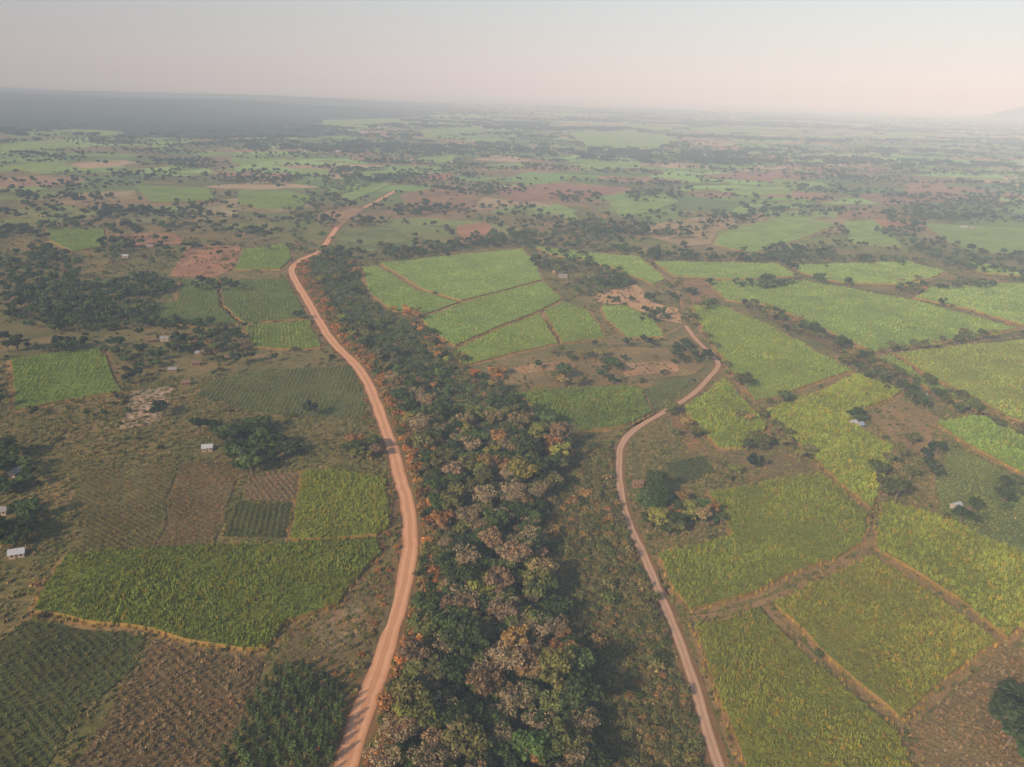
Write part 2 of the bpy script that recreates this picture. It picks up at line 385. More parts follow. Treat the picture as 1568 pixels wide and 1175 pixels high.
# ---------- fields ----------
cy=(.19,.215,.028);cg=(.17,.245,.045);cgr=(.20,.285,.062);cf=(.22,.31,.075)
cane=[
([(105,850),(210,845),(340,835),(430,837),(580,826),(588,850),(560,880),(520,930),(480,945),(440,955),(410,998),(370,1000),(280,985),(230,970),(130,955),(50,943),(62,912)],(.135,.165,.022),.2),
([(462,725),(520,722),(593,737),(600,810),(578,823),(500,832),(445,832),(450,780)],(.175,.20,.027),1.2),
([(15,552),(155,533),(190,602),(100,617),(20,633)],(.15,.21,.035),.3),
([(338,431),(440,429),(460,465),(475,489),(372,498),(340,470)],(.13,.17,.04),.3),
([(275,431),(334,431),(337,470),(368,498),(300,503),(235,495),(215,470),(270,465)],(.13,.17,.04),.3),
([(372,501),(475,492),(493,534),(460,538),(385,535)],(.17,.22,.04),.3),
([(370,385),(440,375),(448,395),(430,415),(358,415)],cg,.3),([(70,350),(160,352),(168,378),(110,387),(75,370)],cg,.3),
([(555,412),(578,408),(640,447),(703,465),(640,488),(600,478),(562,448)],cgr,.3),
([(582,405),(690,393),(800,383),(822,405),(832,430),(770,447),(706,463),(645,445)],cf,.3),
([(642,490),(706,466),(832,432),(862,460),(828,478),(770,500),(697,533),(660,510)],cgr,.3),
([(700,536),(772,502),(827,481),(856,528),(790,543),(712,563),(690,545)],(.2,.27,.05),.3),
([(831,479),(864,463),(905,480),(930,520),(860,528)],(.19,.26,.05),.3),
([(790,605),(870,597),(980,595),(1000,635),(960,655),(875,668),(840,650)],(.125,.17,.03),.1),
([(920,470),(960,470),(1000,490),(1020,518),(960,520),(925,490)],cgr,.3),
([(810,378),(900,388),(980,395),(1020,430),(1000,438),(935,410),(850,393)],cf,.3),
([(1058,470),(1100,468),(1180,500),(1250,540),(1310,570),(1250,588),(1200,608),(1155,618),(1118,570),(1072,505)],(.20,.265,.043),.5),
([(1044,630),(1082,604),(1108,582),(1146,625),(1176,660),(1140,690),(1100,690),(1070,660)],(.19,.24,.034),.5),
([(1168,632),(1250,603),(1310,576),(1385,600),(1370,613),(1320,628),(1300,650),(1375,690),(1350,755),(1333,785),(1284,744),(1240,700),(1200,670)],(.215,.255,.035),.5),
([(1080,757),(1150,745),(1255,727),(1332,792),(1320,837),(1280,860),(1200,888),(1150,918),(1054,938),(1028,905),(1004,852),(1120,822)],(.165,.19,.027),.4),
([(1347,767),(1420,787),(1568,852),(1600,900),(1568,960),(1543,983),(1462,918),(1338,842)],cy,.9),
([(1182,927),(1290,874),(1335,853),(1440,922),(1530,987),(1450,1043),(1378,1108),(1300,1042)],(.185,.19,.027),.9),
([(1062,962),(1165,937),(1240,1012),(1320,1080),(1380,1130),(1410,1200),(1140,1200),(1104,1090)],(.17,.18,.025),.9),
([(1000,402),(1190,405),(1225,425),(1120,430),(1030,425)],cf,.3),
([(1210,408),(1390,402),(1450,418),(1400,440),(1360,437),(1290,436),(1228,420)],cf,.3),
([(1080,432),(1230,432),(1290,442),(1400,462),(1560,505),(1480,520),(1340,542),(1250,502),(1180,470),(1110,462)],(.2,.28,.06),.3),
([(1370,543),(1440,533),(1600,520),(1600,660),(1540,640),(1490,612),(1410,572)],(.23,.27,.052),.3),
([(1340,548),(1368,545),(1410,576),(1490,616),(1550,650),(1500,635),(1410,592)],(.18,.24,.045),.3),
([(1430,650),(1500,640),(1568,672),(1610,730),(1568,730),(1480,685)],cg,.3),
([(1420,443),(1590,432),(1620,500),(1565,500),(1480,475),(1400,458)],cf,.3),
([(1100,360),(1200,330),(1285,345),(1220,370),(1150,390),(1090,375)],cf,.3),([(1290,340),(1340,338),(1385,380),(1300,375)],cf,.3),
([(1410,343),(1590,352),(1590,392),(1490,388),(1450,372)],cgr,.3),([(930,310),(1020,297),(1040,310),(1000,325),(950,335)],cf,.3),
([(838,310),(870,318),(892,342),(868,340)],cf,.3),([(400,322),(460,322),(478,303),(440,292),(365,292),(362,312)],cg,.3),
([(205,285),(320,288),(330,308),(230,312)],cg,.3),([(540,265),(600,262),(608,270),(560,275)],cf,.3),([(740,254),(800,250),(800,258),(750,262)],cf,.3),
([(1120,292),(1200,286),(1215,298),(1130,302)],cf,.3),([(875,252),(980,248),(985,258),(890,262)],cf,.3),([(640,243),(700,238),(690,250),(640,250)],cf,.3),
([(1470,400),(1540,412),(1568,425),(1500,420)],cf,.3),([(0,255),(80,250),(150,262),(60,268)],cf,.3),([(460,258),(510,262),(500,272),(440,268)],cf,.3),
([(100,200),(260,185),(380,182),(330,195),(160,212)],cf,.3),([(480,185),(600,182),(620,190),(500,195)],cf,.3),([(870,205),(960,200),(1040,215),(1000,230),(900,225)],cf,.3),([(0,222),(90,215),(120,225),(0,238)],cf,.3),([(640,200),(730,195),(740,205),(650,212)],cgr,.3),
([(520,300),(590,280),(600,284),(530,312)],cf,.3),([(1180,275),(1260,280),(1270,288),(1190,284)],cf,.3),
]
soil=(.34,.18,.09);tan=(.42,.28,.16)
low=[
([(40,955),(130,962),(225,977),(190,1040),(120,1095),(60,1190),(-60,1190),(-60,1030)],(.085,.095,.028),'row',.9),
([(235,982),(330,1003),(410,1008),(395,1060),(330,1190),(110,1190),(190,1050)],(.15,.11,.046),'row',.9),
([(440,962),(520,932),(580,880),(606,880),(590,960),(555,1040),(510,1040),(430,1015)],(.17,.125,.05),'soil',.3),
([(470,965),(530,925),(555,935),(540,980),(500,1000)],(.24,.175,.09),'soil',.3),
([(125,720),(250,715),(270,712),(240,843),(115,848),(135,810),(110,790)],(.14,.122,.04),'row',1.),
([(274,712),(355,710),(362,740),(332,835),(244,842)],(.16,.12,.046),'row',1.),
([(385,727),(460,724),(450,768),(375,770)],(.2,.15,.07),'row',.6),([(360,776),(450,772),(443,827),(345,820)],(.08,.088,.026),'row',.2),
([(325,582),(410,567),(540,562),(558,610),(560,638),(480,640),(400,635),(300,607)],(.12,.135,.042),'row',.1),
([(200,600),(270,592),(245,650),(185,660)],(.38,.28,.18),'soil',.4),
([(290,376),(368,378),(356,415),(330,425),(258,425)],soil,'soil',.2),([(165,360),(270,358),(285,374),(190,378)],soil,'soil',.2),
([(905,452),(975,437),(1002,465),(1045,476),(1045,498),(1000,488),(960,468),(920,466)],(.52,.32,.16),'soil',.4),
([(985,597),(1060,582),(1030,612),(1004,630)],(.10,.12,.035),'row',.4),
([(730,575),(860,545),(960,532),(1040,535),(1085,560),(1060,575),(960,590),(870,592),(790,600)],(.23,.165,.062),'soil',.2),
([(950,560),(1030,552),(1040,570),(960,578)],(.4,.25,.12),'soil',.2),([(780,565),(870,552),(880,562),(800,575)],(.36,.22,.10),'soil',.2),
([(1452,682),(1568,737),(1600,760),(1600,870),(1540,850),(1440,785),(1432,740)],(.14,.17,.045),'row',.8),
([(1395,1117),(1470,1053),(1540,1000),(1620,980),(1620,1200),(1430,1200)],(.18,.13,.05),'row',.8),
([(1090,700),(1200,680),(1245,715),(1150,738),(1105,735)],(.20,.15,.06),'soil',.8),([(1020,640),(1040,640),(1090,700),(1060,700)],(.28,.16,.07),'soil',.8),
([(1320,632),(1380,615),(1440,640),(1420,700),(1385,690),(1350,660)],(.29,.19,.085),'soil',.8),
([(1020,712),(1075,700),(1090,725),(1040,740)],(.07,.085,.028),'row',.8),
([(520,355),(600,347),(640,378),(560,388),(515,378)],(.16,.19,.06),'row',.3),([(700,348),(748,340),(760,370),(702,378)],soil,'soil',.3),
([(985,347),(1060,335),(1180,325),(1100,355),(1085,375),(1050,380),(1000,365)],(.34,.25,.12),'soil',.3),
([(280,318),(360,315),(365,335),(300,340)],(.3,.26,.12),'soil',.3),([(190,330),(270,325),(280,338),(200,345)],(.2,.2,.08),'soil',.3),
([(1300,342),(1370,335),(1400,345),(1350,350)],soil,'soil',.3),([(905,215),(985,212),(985,222),(920,224)],tan,'soil',.3),([(700,218),(740,216),(738,221),(705,222)],tan,'soil',.3),
([(640,268),(690,266),(690,276),(645,277)],(.36,.17,.09),'soil',.3),([(0,274),(60,271),(130,274),(120,283),(0,290)],(.34,.22,.12),'soil',.3),
([(485,330),(540,315),(560,320),(520,350),(490,345)],(.32,.2,.1),'soil',.3),([(610,300),(680,285),(750,292),(720,320),(640,330)],(.26,.16,.08),'soil',.3),
([(1040,430),(1075,428),(1100,460),(1060,465)],(.28,.17,.08),'soil',.3),([(1180,480),(1250,510),(1340,550),(1330,562),(1240,520),(1175,490)],(.17,.12,.05),'soil',.3),
([(760,290),(860,280),(960,290),(900,305),(780,310)],(.30,.16,.10),'soil',.3),([(1060,270),(1200,262),(1300,270),(1180,280)],(.30,.17,.11),'soil',.3),([(1300,300),(1440,292),(1500,305),(1360,316)],(.28,.16,.10),'soil',.3),
]
allp=[]
CP=[];CS=[];CR=[];CI=[];CT=[]
def setprops(ob,tint,ang,sp):
    ob['tint']=[float(x) for x in tint];k=2*math.pi/sp
    ob['rowdir']=[math.cos(ang)*k,math.sin(ang)*k,0.]
def grid(P,s1,s2,ang,j1,j2):
    lo=P.min(0);hi=P.max(0);c=(lo+hi)/2;r=np.linalg.norm(hi-lo)/2
    A,B=np.meshgrid(np.arange(-r,r,s1),np.arange(-r,r,s2));A=A.ravel()+rng.normal(0,j1,A.size);B=B.ravel()+rng.normal(0,j2,B.size)
    X=np.stack([c[0]+A*math.cos(ang)-B*math.sin(ang),c[1]+A*math.sin(ang)+B*math.cos(ang)],1)
    return X[inpoly(X,P)]
for pi_,(px,tint,ang) in enumerate(cane):
    P=G(px)
    if area(P)<0: P=P[::-1]
    allp.append(P)
    tint=np.array(tint)*1.08
    d=np.linalg.norm(P.mean(0));Q=inset(densify(P,4.,.9),min(1.2,.5+d/700))
    hgt=1.3 if d<450 else (1.0 if d<900 else .7);n=len(Q)
    V=[(x,y,hgt) for x,y in Q]+[(x,y,-.05) for x,y in Q]
    Fc=[tuple(range(n))]+[(i,n+i,n+(i+1)%n,(i+1)%n) for i in range(n)]
    ob=mkobj('sugarcane_field',V,Fc,[M_canetop,M_edge],[0]+[1]*n);setprops(ob,tint,ang,2.)
    if d<1000: ribbon('field_border_path',densify(P,4.,.9),3.,.08,M_track,.8,1,closed=True,seed=pi_)
    if d<900:
        s=1.05 if d<270 else (1.35 if d<420 else 2.0)
        X=grid(Q,s*1.15,s*.8,ang,s*.16,s*.25)
        pat=fbm(X[:,0]/14,X[:,1]/14,4);keep=rng.random(len(X))<np.clip(1.55-1.35*pat,0.2,.93)
        X=X[keep];pat=pat[keep];k=len(X)
        sc=min(s/1.05,1.2)*rng.uniform(.6,1.05,k);sc=sc*(.8+.35*(1-pat))
        if d>420: sc*=.75
        t=tint[None]*(.8+.6*rng.random((k,1)))*(1.3-.6*pat[:,None])
        dry=rng.random(k)<.12;t[dry]*=np.array([1.4,.95,.9])
        CP.append(X);CS.append(sc);CR.append(rng.uniform(0,6.28,k));CI.append(rng.integers(0,4,k));CT.append(t)
        if d<600:
            E=densify(P,1.3,.9);E=E+rng.normal(0,.5,E.shape);k=len(E)
            CP.append(E);CS.append(rng.uniform(.35,.75,k));CR.append(rng.uniform(0,6.28,k));CI.append(rng.integers(0,4,k))
            CT.append(np.array([.42,.26,.05])*rng.uniform(.5,1.2,(k,1)))
CP=np.vstack(CP);CS=np.concatenate(CS);CR=np.concatenate(CR);CI=np.concatenate(CI);CT=np.vstack(CT)
m=(distline(CP,road1[::2])>3.4)&(distline(CP,road2[::2])>2.2);scatter('sugarcane_plants',CP[m],CS[m],CR[m],CI[m],CT[m],C_cane,.05)
RP=[];RT=[];RS=[]
for i,(px,tint,kind,ang) in enumerate(low):
    P=G(px)
    if area(P)<0: P=P[::-1]
    if kind=='row': allp.append(P)
    Q=densify(P,3.,1.4)
    z=.2+.012*i
    ob=mkobj('crop_field' if kind=='row' else 'bare_field',[(x,y,z) for x,y in Q],[tuple(range(len(Q)))],[M_crop if kind=='row' else M_soil]);setprops(ob,tint,ang,2.1 if kind=='row' else 3.4)
    d=np.linalg.norm(P.mean(0))
    if kind=='row' and d<480:
        X=grid(Q,2.1,.85,ang,.15,.3);k=len(X);pat=fbm(X[:,0]/9,X[:,1]/9,14);keep=rng.random(k)<np.clip(1.4-pat*1.3,.1,.95);X=X[keep];k=len(X)
        RP.append(X);RS.append(rng.uniform(.45,.95,k));t=np.array(tint)*rng.uniform(.9,1.5,(k,1));br=rng.random(k)<.2;t[br]*=np.array([1.4,1.05,1.]);RT.append(t)
RP=np.vstack(RP);k=len(RP);scatter('row_crop_plants',RP,np.concatenate(RS),rng.uniform(0,6.28,k),rng.integers(0,3,k),np.vstack(RT),C_grass,.25)
# ---------- vegetation ----------
hs=[(318,690,6.,5,.3,0,0),(27,852,6.5,5,.4,0,0),(3,787,6,5,.2,2,0),(25,728,6.5,5,1.3,2,0),(265,570,6,4,.2,2,1),(253,522,7,5,.1,2,0),(306,545,6,4,.1,2,1),
(300,560,6,5,.4,1,1),(352,550,7,5,.9,1,1),(976,745,6,4,.1,1,1),(1305,652,5.5,4.5,.5,0,0),(1316,655,4.5,4,.5,3,0),
(1463,780,5.5,4,.5,0,0),(1477,786,5,4.5,.5,1,1),(192,395,8,6,.2,0,0),(230,525,6,5,.5,1,1),(862,425,10,6,.1,2,0),(850,418,7,5,1.,1,1),
(1045,462,7,5,.3,1,1),(1380,432,8,6,.3,1,1),(1412,610,6,5,.4,2,1),(285,590,6,5,.4,1,1),(1475,350,12,8,.2,0,0),(1490,351,10,8,.2,2,0),
(1075,545,6,5,.2,1,1),(640,312,9,7,.2,1,1),(230,380,8,6,.2,2,1),(95,415,8,6,.5,1,1),(340,300,10,7,.3,2,1),(320,420,8,6,.2,1,1),(60,390,8,6,.2,2,1),(140,445,8,6,.6,1,1),(690,305,9,7,.1,2,1),(960,240,14,9,.1,0,0),(1405,206,40,14,.1,0,0)]
HP=np.array([G(a[:2])[0] for a in hs]);HQ=HP*(1-4/np.hypot(*HP.T))[:,None]
def offhouse(P,r=3.8):
    m=np.ones(len(P),bool)
    for a in np.vstack([HP,HQ]): m&=np.hypot(*(P-a).T)>r
    return m
pal={'forest':([(.038,.056,.016),(.06,.088,.022),(.105,.105,.03),(.17,.122,.057),(.185,.185,.034),(.24,.125,.04)],[.28,.23,.21,.16,.06,.06]),
'green':([(.034,.052,.017),(.048,.075,.02),(.08,.10,.03)],[.45,.37,.18]),
'far':([(.028,.042,.020),(.040,.060,.024),(.07,.07,.03)],[.5,.37,.13]),
'rust':([(.30,.13,.04),(.23,.135,.045),(.13,.12,.032),(.40,.16,.045)],[.33,.25,.24,.18]),
'scrub':([(.11,.115,.032),(.15,.125,.04),(.07,.085,.024),(.24,.15,.055)],[.35,.27,.28,.1]),
'marsh':([(.12,.12,.034),(.17,.13,.045),(.09,.10,.028),(.26,.15,.05)],[.35,.33,.22,.10]),
'reed':([(.065,.10,.034),(.08,.11,.038),(.11,.115,.038)],[.4,.35,.25])}
def tints(kind,n):
    c,w=pal[kind];c=np.array(c);i=rng.choice(len(c),n,p=np.array(w)/sum(w))
    return c[i]*rng.uniform(.75,1.3,(n,1))*rng.uniform(.9,1.1,(n,3))
def clear(P,fields=True,rd=5.):
    m=offhouse(P)
    if fields:
        for q in allp: m&=~inpoly(P,q)
    m&=distline(P,road1[::3])>rd;m&=distline(P,road2[::3])>rd*.7
    return m
def samplepoly(px,dens):
    Q=G(px);lo=Q.min(0);hi=Q.max(0);n=int((hi-lo).prod()*dens)
    P=rng.uniform(lo,hi,(n,2));return P[inpoly(P,Q)]
def thin(P,r):
    k=np.floor(P/r).astype(int);_,i=np.unique(k[:,0]*100003+k[:,1],return_index=True);return P[i]
woods=[(568,1230),(605,1050),(640,930),(655,820),(642,740),(612,650),(585,585),(640,620),(700,650),(760,640),(830,650),(872,690),(850,740),(825,800),(840,900),(872,1000),(900,1120),(915,1230)]
P=thin(samplepoly(woods,.3),4.6);P=P[clear(P,True,10.)];n=len(P)
idx=rng.choice(6,n,p=[.21,.18,.20,.11,.13,.17]);T=tints('forest',n)
pale=idx==5;T[pale]=np.array([.23,.17,.09])*rng.uniform(.8,1.2,(pale.sum(),1))
scatter('woodland_trees',P,rng.uniform(.5,1.15,n),rng.uniform(0,6.28,n),idx,T,C_tree,0,rng.uniform(.85,1.2,n))
P=samplepoly(woods,.14);P=P[clear(P,True,4.5)];n=len(P)
scatter('woodland_undergrowth',P,rng.uniform(.7,1.9,n),rng.uniform(0,6.28,n),rng.integers(0,4,n),tints('forest',n)*.75,C_shrub)
val=[(585,590),(555,545),(520,510),(490,470),(462,425),(475,400),(520,385),(548,412),(560,455),(600,485),(640,500),(690,550),(720,575),(780,605),(840,655),(760,645),(700,655),(620,640)]
P=thin(samplepoly(val,.15),7.);P=P[clear(P,True,9)&(fbm(P[:,0]/25,P[:,1]/25,8)>.50)];n=len(P)
scatter('valley_trees',P,rng.uniform(.35,.8,n),rng.uniform(0,6.28,n),rng.integers(0,6,n),tints('forest',n)*1.1,C_tree)
P=samplepoly(val,.11);P=P[clear(P,True,5)];n=len(P)
scatter('valley_reeds_and_bushes',P,rng.uniform(.7,1.6,n),rng.uniform(0,6.28,n),rng.integers(0,4,n),tints('reed',n),C_shrub)
L=road1;k=np.repeat(np.arange(len(L)),7);off=4.5+9.5*rng.random(len(k))**1.3;T_=np.gradient(L,axis=0);T_/=np.linalg.norm(T_,axis=1)[:,None];NR=np.stack([T_[:,1],-T_[:,0]],1)
P=L[k]+NR[k]*off[:,None]+rng.normal(0,1.5,(len(k),2));m=(clear(P,True,4.6))&(P[:,1]<700);P=P[m];n=len(P)
scatter('roadside_bushes',P,rng.uniform(.6,1.9,n),rng.uniform(0,6.28,n),rng.integers(0,4,n),tints('rust',n),C_shrub)
P=L[k]-NR[k]*off[:,None]*.8;m=(clear(P,True,4.))&(P[:,1]<650)&(rng.random(len(P))<.25);P=P[m];n=len(P)
scatter('verge_bushes',P,rng.uniform(.3,.9,n),rng.uniform(0,6.28,n),rng.integers(0,4,n),tints('rust',n),C_shrub)
marsh=[(850,740),(872,680),(935,680),(943,760),(975,860),(1020,970),(1050,1060),(1090,1200),(915,1230),(900,1120),(872,1000),(840,900),(825,800)]
P=samplepoly(marsh,.40);P=P[clear(P,True,3.2)];n=len(P)
scatter('marsh_scrub',P,rng.uniform(.35,1.1,n)*np.where(rng.random(n)<.04,1.9,1),rng.uniform(0,6.28,n),rng.integers(0,4,n),tints('marsh',n),C_shrub)
P=G([(425,1022),(470,1026),(522,1045),(530,1088),(505,1200),(320,1200),(395,1068)])
X=grid(P,3.3,3.0,.64,.15,.15);n=len(X)
scatter('tree_plantation',X,rng.uniform(.85,1.3,n),rng.uniform(0,6.28,n),rng.integers(0,3,n),np.array([.06,.085,.022])*rng.uniform(.55,1.4,(n,1)),C_pine)
def wedge(y0,y1,n):
    y=np.sqrt(rng.uniform(y0*y0,y1*y1,n));x=rng.uniform(-1,1,n)*(.72*y+60);return np.stack([x,y],1)
P=np.vstack([wedge(70,330,12000),wedge(330,800,24000)]);D=fbm(P[:,0]/22,P[:,1]/22,11)
P=P[(rng.random(len(P))<np.clip((D-.38)*3,0.05,1))];P=P[clear(P,True,4.)];n=len(P)
sz=rng.uniform(.2,.65,n)*np.where(rng.random(n)<.08,2.2,1)*np.where(P[:,1]>330,1.3,1)
scatter('scrub_bushes',P,sz,rng.uniform(0,6.28,n),rng.integers(0,4,n),tints('scrub',n),C_shrub)
P=wedge(70,400,42000);P=P[clear(P,True,3.5)];n=len(P)
gt=np.array([(.19,.17,.045),(.26,.19,.07),(.13,.14,.035)])[rng.integers(0,3,n)]*rng.uniform(.7,1.2,(n,1))
scatter('grass_tufts',P,rng.uniform(.5,1.3,n),rng.uniform(0,6.28,n),rng.integers(0,3,n),gt,C_grass)
P=np.vstack([samplepoly(low[1][0],.12),samplepoly(low[18][0],.15)]);n=len(P)
scatter('stubble_tufts',P,rng.uniform(.5,1.1,n),rng.uniform(0,6.28,n),rng.integers(0,3,n),np.array([.30,.20,.10])*rng.uniform(.6,1.2,(n,1)),C_grass,.2)
cl=[(375,690,34,40,34,'green'),(395,662,30,10,12,'green'),(330,668,28,14,8,'green'),(430,692,34,18,18,'green'),(555,690,34,13,18,'forest'),(320,530,60,24,60,'forest'),(210,545,45,22,18,'green'),(120,470,120,38,260,'green'),(60,420,70,40,120,'green'),
(215,440,50,15,70,'green'),(210,385,60,18,50,'green'),(20,725,34,35,26,'green'),(18,815,38,45,30,'green'),(90,535,35,6,14,'green'),(240,498,50,8,20,'green'),(330,440,50,6,14,'green'),
(1022,790,42,28,32,'forest'),(1000,765,20,22,12,'green'),(1080,795,24,16,10,'forest'),(1485,792,30,14,14,'green'),(1410,603,32,10,14,'green'),(1140,640,18,8,3,'scrub'),(1160,685,24,8,10,'scrub'),
(860,400,48,18,50,'green'),(935,430,34,14,42,'green'),(900,440,30,12,16,'green'),(1170,435,46,7,34,'green'),(1560,1120,28,55,22,'green'),(1200,612,12,5,5,'green'),(1310,640,14,6,5,'green'),
(870,585,25,10,9,'scrub'),(940,560,20,10,8,'green'),(760,575,15,6,6,'rust'),(1050,545,25,15,12,'green'),(1390,440,30,10,10,'scrub'),(1300,552,20,8,8,'scrub'),(880,545,40,6,10,'scrub'),
(1080,470,12,6,4,'scrub'),(1000,485,25,8,9,'green'),(1380,350,40,14,60,'far'),(1470,320,90,14,220,'far'),(1230,385,60,9,50,'far'),(640,320,40,9,34,'far'),(200,325,60,8,50,'far'),
(390,272,60,9,100,'far'),(300,250,40,8,80,'far'),(900,345,60,12,40,'scrub'),(1000,300,40,10,50,'far'),(1200,325,60,7,50,'far'),(1545,760,20,25,10,'green'),(750,290,60,9,70,'far'),(880,300,40,8,50,'far'),(100,300,80,9,70,'far'),(1540,300,60,16,120,'far')]
def lines(L,w,n):
    L=catmull(G(L),8.);i=rng.integers(0,len(L),n);P=L[i];return P+rng.normal(0,1,(n,2))*w
PP=[];TT=[]
for u,v,ru,rv,n,kd in cl:
    a=rng.uniform(0,6.28,n);r=np.sqrt(rng.random(n));P=G(np.stack([u+ru*r*np.cos(a),v+rv*r*np.sin(a)+4],1));PP.append(P);TT.append(tints(kd,n))
bands=[([(640,390),(760,376),(900,382),(1000,392),(1100,400),(1250,398),(1400,405),(1568,420)],9,240,'green'),
([(1165,478),(1240,515),(1320,555),(1400,592),(1490,632)],4,70,'scrub'),([(1180,482),(1250,517),(1330,556)],3,26,'green'),([(480,395),(470,350),(490,310),(530,285),(560,262)],16,160,'reed'),
([(500,395),(560,385),(640,390),(700,378)],9,60,'far'),([(700,378),(800,365),(950,370)],9,80,'green'),([(0,362),(100,350),(300,352),(420,362)],12,140,'green'),
([(560,280),(700,262),(850,262),(1000,270)],16,180,'far'),([(1400,380),(1450,400),(1568,405)],8,60,'green'),([(620,480),(680,545),(740,580)],5,30,'rust'),
([(1060,490),(1110,570),(1160,640),(1220,700)],2.2,28,'scrub'),([(1020,640),(1110,720),(1140,735)],4,14,'scrub'),([(1380,690),(1360,740),(1350,765)],3,12,'scrub'),
([(1340,545),(1440,532),(1568,515)],2.5,26,'scrub'),([(1230,430),(1400,446),(1568,436)],5,30,'green'),([(1310,575),(1390,606),(1440,650)],3,18,'green'),([(0,540),(150,530),(200,560)],5,16,'green'),([(225,500),(370,505)],3,14,'green'),([(1440,640),(1500,640),(1568,672)],2.5,14,'scrub')]
for L,w,n,kd in bands: PP.append(lines(L,w,n));TT.append(tints(kd,n))
P=np.vstack(PP);T=np.vstack(TT);m=clear(P,False,5);P=P[m];T=T[m];d=np.hypot(*P.T)
mn=d<560
for (x,y),t in zip(P[mn],T[mn]):
    ob=bpy.data.objects.new('broadleaf_tree',tm[rng.integers(0,5)].data);scene.collection.objects.link(ob)
    s=rng.uniform(.4,.9);ob.location=(x,y,0);ob.scale=(s,s,s*rng.uniform(.7,1));ob.rotation_euler=(0,0,rng.uniform(0,6.28));ob['tint']=[float(q) for q in t]
P2=P[~mn];n=len(P2)
scatter('distant_trees',P2,rng.uniform(.4,1.05,n),rng.uniform(0,6.28,n),rng.integers(0,3,n),T[~mn],C_far)
P=np.vstack([wedge(300,800,1300),wedge(700,2200,15000)]);D=fbm(P[:,0]/130,P[:,1]/60,21);D2=fbm(P[:,0]/28,P[:,1]/16,25)
P=P[(D*.6+D2*.4>.585)|(rng.random(len(P))<.012)]
# hedgerows and groves between the far plots
HL=[P]
for _ in range(210):
    c=wedge(760,3600,1)[0];a=(-.35 if rng.random()<.7 else 1.2)+rng.normal(0,.15);l=rng.uniform(60,340);k=int(l/rng.uniform(3,8))
    t=rng.uniform(-.5,.5,k)*l;w=rng.uniform(1.5,9);HL.append(np.stack([c[0]+t*math.cos(a),c[1]+t*math.sin(a)],1)+rng.normal(0,w,(k,2)))
for _ in range(90):
    c=wedge(760,2800,1)[0];k=rng.integers(20,90);r=rng.uniform(12,45);HL.append(c+rng.normal(0,1,(k,2))*[r*1.6,r*.7])
P=np.vstack(HL);P=P[clear(P,True,6)];n=len(P)
scatter('countryside_trees',P,rng.uniform(.3,1.0,n)*np.where(rng.random(n)<.1,1.35,1),rng.uniform(0,6.28,n),rng.integers(0,3,n),tints('far',n),C_far)
P=wedge(1900,9000,60000);D=fbm(P[:,0]/420,P[:,1]/180,31);D2=fbm(P[:,0]/90,P[:,1]/45,35)
P=P[(D*.65+D2*.35>.565)];P=P[clear(P,True,6)];n=len(P)
scatter('distant_groves',P,rng.uniform(.5,1.3,n),rng.normal(0,.3,n),rng.integers(0,3,n),tints('far',n),C_grove)
# ---------- hills ----------
m,nt,b=newmat('forest_hill');M_hill=m;p=pos(nt)
nt.links.new(mix(nt,noise(nt,p,.01,8,.75),(.025,.05,.035),(.055,.09,.05)),b.inputs['Base Color']);bump(nt,b,noise(nt,p,.03,6,.8),1.,12)
def hill(name,x0,x1,y0,y1,hf,nx=90,ny=50):
    xs=np.linspace(x0,x1,nx);ys=np.linspace(y0,y1,ny)
    X,Y=np.meshgrid(xs,ys);Z=hf(X,Y)-2.5
    V=np.stack([X.ravel(),Y.ravel(),Z.ravel()],1)
    Fc=[(j*nx+i,j*nx+i+1,(j+1)*nx+i+1,(j+1)*nx+i) for j in range(ny-1) for i in range(nx-1)]
    mkobj(name,V,Fc,[M_hill],smooth=True)
def ss(t): t=np.clip(t,0,1);return t*t*(3-2*t)
def hf(X,Y):
    q=fbm(X/700,Y/700,41)
    edge=ss((Y-(2500+(X+1700)*-.55)+500*q)/1900)*ss((-X-650+q*500)/1700)*ss((9500-Y)/2500)*ss((X+9500)/2500)
    return edge*(18+50*q)
hill('forest_hills',-9600,-100,2000,9600,hf,150,100)
hill('distant_hill',4300,8500,7500,10500,lambda X,Y:ss(1-np.hypot((X-6200)/1500,(Y-9000)/1400))*300*(.7+.6*fbm(X/600,Y/600,44)))
# ---------- houses ----------
def pm(name,c,r=.6,metal=0):
    m,nt,b=newmat(name);p=pos(nt);nt.links.new(mix(nt,noise(nt,p,1.5,5,.7),tuple(x*.7 for x in c),tuple(min(1,x*1.15) for x in c)),b.inputs['Base Color']);b.inputs['Roughness'].default_value=r;b.inputs['Metallic'].default_value=metal;return m
M_wall=pm('plaster_wall',(.42,.34,.26));M_mud=pm('mud_wall',(.28,.165,.09));M_dark=pm('opening',(.03,.025,.02));M_wood=pm('door_wood',(.15,.09,.05))
ROOF=[pm('tin_roof',(.44,.44,.46),.45),pm('rusty_roof',(.20,.125,.08),.7),pm('weathered_tin_roof',(.27,.255,.24),.5),pm('painted_tin_roof',(.28,.34,.42),.5)]
WALL=[M_wall,M_mud]
def box(name,x0,x1,y0,y1,z0,z1,mat,par):
    V=[(x,y,z) for z in (z0,z1) for x,y in ((x0,y0),(x1,y0),(x1,y1),(x0,y1))]
    return mkobj(name,V,[(3,2,1,0),(4,5,6,7),(0,1,5,4),(1,2,6,5),(2,3,7,6),(3,0,4,7)],[mat],parent=par)
